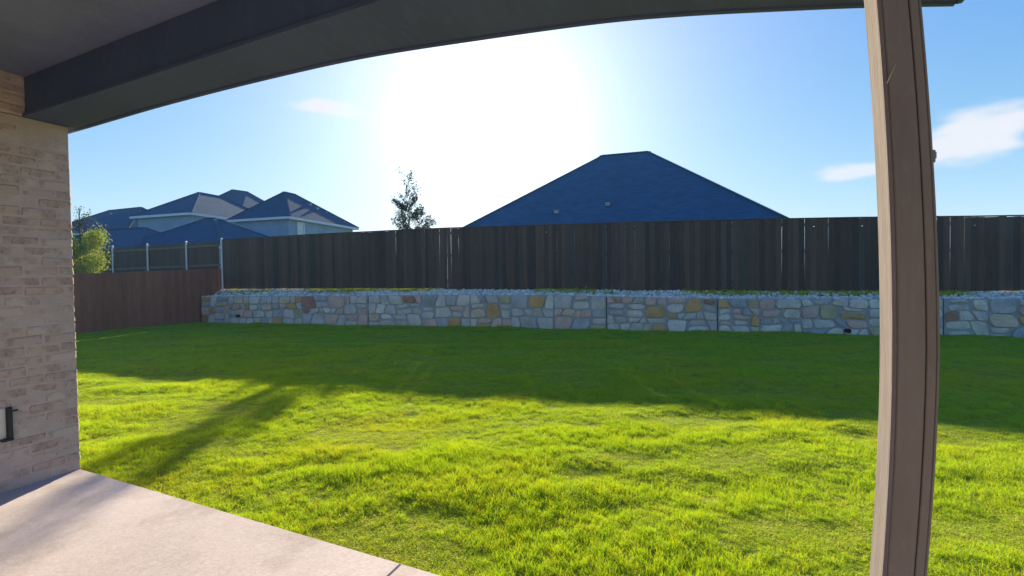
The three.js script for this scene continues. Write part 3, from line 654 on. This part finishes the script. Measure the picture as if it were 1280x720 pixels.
// ---------------------------------------------------------------- grass, gravel, weeds
function tuftGeo(n, len, width, radius, lean, seed) {
  const R = rng(seed), pos = [], nor = [], idx = [];
  for (let k = 0; k < n; k++) {
    const a = R() * 6.28, r = radius * Math.sqrt(R()), x = Math.cos(a) * r, z = Math.sin(a) * r, f = R() * 6.28, l = len * (0.55 + R() * 0.75), w = width * (0.7 + R() * 0.6), b = lean * (0.3 + R()) * l, dir = R() * 6.28;
    const dx = Math.cos(dir), dz = Math.sin(dir), sx = Math.cos(f) * w / 2, sz = Math.sin(f) * w / 2, base = pos.length / 3;
    for (const [h, off, ws] of [[0, 0, 1], [0.5, 0.28, 0.85], [0.86, 0.72, 0.5]]) for (const s of [-1, 1]) pos.push(x + dx * b * off + s * sx * ws, l * h * (1 - 0.12 * lean * off), z + dz * b * off + s * sz * ws);
    pos.push(x + dx * b, l * (1 - 0.2 * lean), z + dz * b);
    idx.push(base, base + 1, base + 3, base, base + 3, base + 2, base + 2, base + 3, base + 5, base + 2, base + 5, base + 4, base + 4, base + 5, base + 6);
  }
  const g = new THREE.BufferGeometry(); g.setAttribute('position', new THREE.Float32BufferAttribute(pos, 3)); g.setIndex(idx); g.computeVertexNormals();
  return g;
}
function scatter(name, geo, m, list, label, category) {
  const o = new THREE.InstancedMesh(geo, m, list.length); o.name = numbered(name);
  const d = new THREE.Object3D(), c = new THREE.Color();
  list.forEach((p, i) => { d.position.set(p.x, p.y, p.z); d.rotation.set(p.rx ?? 0, p.ry, p.rz ?? 0); d.scale.set(p.s, p.sy ?? p.s, p.s); d.updateMatrix(); o.setMatrixAt(i, d.matrix); o.setColorAt(i, c.setRGB(...p.c)); });
  o.userData.kind = 'stuff'; o.castShadow = o.receiveShadow = true; tag(o, label, category); scene.add(o);
  return o;
}
{
  const R = rng(31), list = [];
  const sideX = (z) => -13.192 + (z + 13.31) * (-1.612 / 4.62);
  const put = (x, z, s, sy) => {
    const [hx, hz] = toHouse(x, z), [, wz] = toWall(x, z);
    if ((hz > -0.03 && hx < 6.34) || hz > 0.7 || wz < 0.06 || x < sideX(z) + 0.06) return;
    const clump = fbm(x * 1.1 + 9, z * 1.9, 301, 3), fine = fbm(x * 5, z * 7, 305, 3), bare = smooth(0.62, 0.72, fine);
    const dry = clamp(smooth(0.45, 0.85, fbm(x * 0.7, z * 0.9 + 30, 309, 5)) * 0.6 + (R() < 0.22 ? 0.5 : 0));
    const hgt = clamp(0.6 + (clump - 0.45) * 1.7 + (fine - 0.5) * 1.1, 0.36, 1.4) * (1 - 0.35 * bare);
    const b = 0.8 + R() * 0.4;
    list.push({ x, y: lawnY(x, z) - 0.006, z, ry: R() * 6.28, rx: (R() - 0.5) * 0.3, rz: (R() - 0.5) * 0.3, s, sy: sy * hgt, c: [lerp(0.86, 1.15, dry) * b, lerp(1.0, 0.97, dry) * b, b] });
  };
  const strip = (d0, d1, density, s, sy) => {
    const x0 = -1.32 * d1 - 1.2, x1 = 1.3 * d1 + 1.2, n = Math.floor((x1 - x0) * (d1 - d0) * density);
    for (let i = 0; i < n; i++) { const z = -(d0 + (d1 - d0) * R()), x = lerp(x0, x1, R()); if (x < 1.3 * -z + 1.2 && x > 1.32 * z - 1.2) put(x, z, s, sy); }
  };
  strip(0.2, 3.0, 1500, 0.8, 1.0); strip(3.0, 4.6, 1250, 0.95, 1.0); strip(4.6, 7, 850, 1.2, 1.0); strip(7, 11, 480, 1.6, 1.05); strip(11, 19, 260, 2.1, 1.1);
  scatter('grass', tuftGeo(16, 0.052, 0.0036, 0.03, 0.75, 32), M.grass, list, 'short green lawn grass between the patio and the stone wall', 'grass');
}
{
  const R = rng(41), list = [];
  for (let i = 0; i < 15000; i++) {
    const u = R() * 27, z = -0.05 - R() * 0.84;
    if (R() < smooth(0.45, 0.7, fbm(u * 0.6, z * 2, 401, 3)) * 0.75 * smooth(-0.3, -0.7, z)) continue;
    const p = wp(u, Math.max(terraceY(u, z), z > -0.35 ? interp(WALL_TOP, u) - 0.008 : -1) + 0.006, z), k = 0.55 + R() * 0.75;
    list.push({ x: p[0], y: p[1], z: p[2], rx: R() * 6, ry: R() * 6, rz: R() * 6, s: 0.016 + R() * R() * 0.036, c: [k, k * 0.99, k * (0.94 + R() * 0.06)] });
  }
  const g = new THREE.IcosahedronGeometry(1, 1), p = g.attributes.position; for (let i = 0; i < p.count; i++) { const x = p.getX(i), y = p.getY(i), z = p.getZ(i), k = 0.75 + 0.5 * hash(Math.round(x * 50), Math.round(y * 50) + Math.round(z * 50) * 7, 3); p.setXYZ(i, x * k * 1.15, y * k * 0.75, z * k); }
  scatter('gravel', flat(g), M.gravel, list, 'pale gravel strip on top of the stone wall before the fence', 'gravel');
}
{
  const R = rng(43), list = [];
  for (let i = 0; i < 7000; i++) {
    const u = R() * 27, z = -0.55 - R() * 0.75, n = fbm(u * 0.6, z * 2, 401, 3);
    if (n < 0.47 || R() > 0.9) continue;
    const p = wp(u, terraceY(u, z), z), k = 0.8 + R() * 0.5;
    list.push({ x: p[0], y: p[1], z: p[2], ry: R() * 6.28, s: 1.1, sy: 0.8 + R() * 0.9, c: [k * 1.1, k, k] });
  }
  scatter('terrace_grass', tuftGeo(12, 0.06, 0.005, 0.04, 0.6, 44), M.grass, list, 'thin grass growing at the foot of the dark fence', 'grass');
}
{
  const R = rng(47);
  for (const [u, h, l] of [[14.2, 0.2, 'leftmost pale weed stalk of the row on the gravel'], [14.5, 0.26, 'tallest of the left pale weed stalks on the gravel'], [15.05, 0.17, 'short pale weed stalk right of the tall one on the gravel'], [15.25, 0.24, 'pale weed stalk on the gravel above the wall joint'], [16.6, 0.22, 'right pale weed stalk on the gravel by the fence foot']]) {
    const t = thing('weed', l, 'weed', ...wp(u, terraceY(u, -0.55), -0.55), -TW);
    part('stalk', tube([[0, 0, 0], [(R() - 0.5) * 0.04, h * 0.5, 0], [(R() - 0.5) * 0.09, h, 0.01]], 0.006, 0.003, 6, 5), M.weed, t);
    const lf = []; for (let i = 0; i < 14; i++) lf.push([(R() - 0.5) * 0.05, h * (0.15 + R() * 0.8), (R() - 0.5) * 0.04]);
    part('leaf', leaves(lf, 0.05, R), M.weed, t);
  }
}

renderer.render(scene, camera);
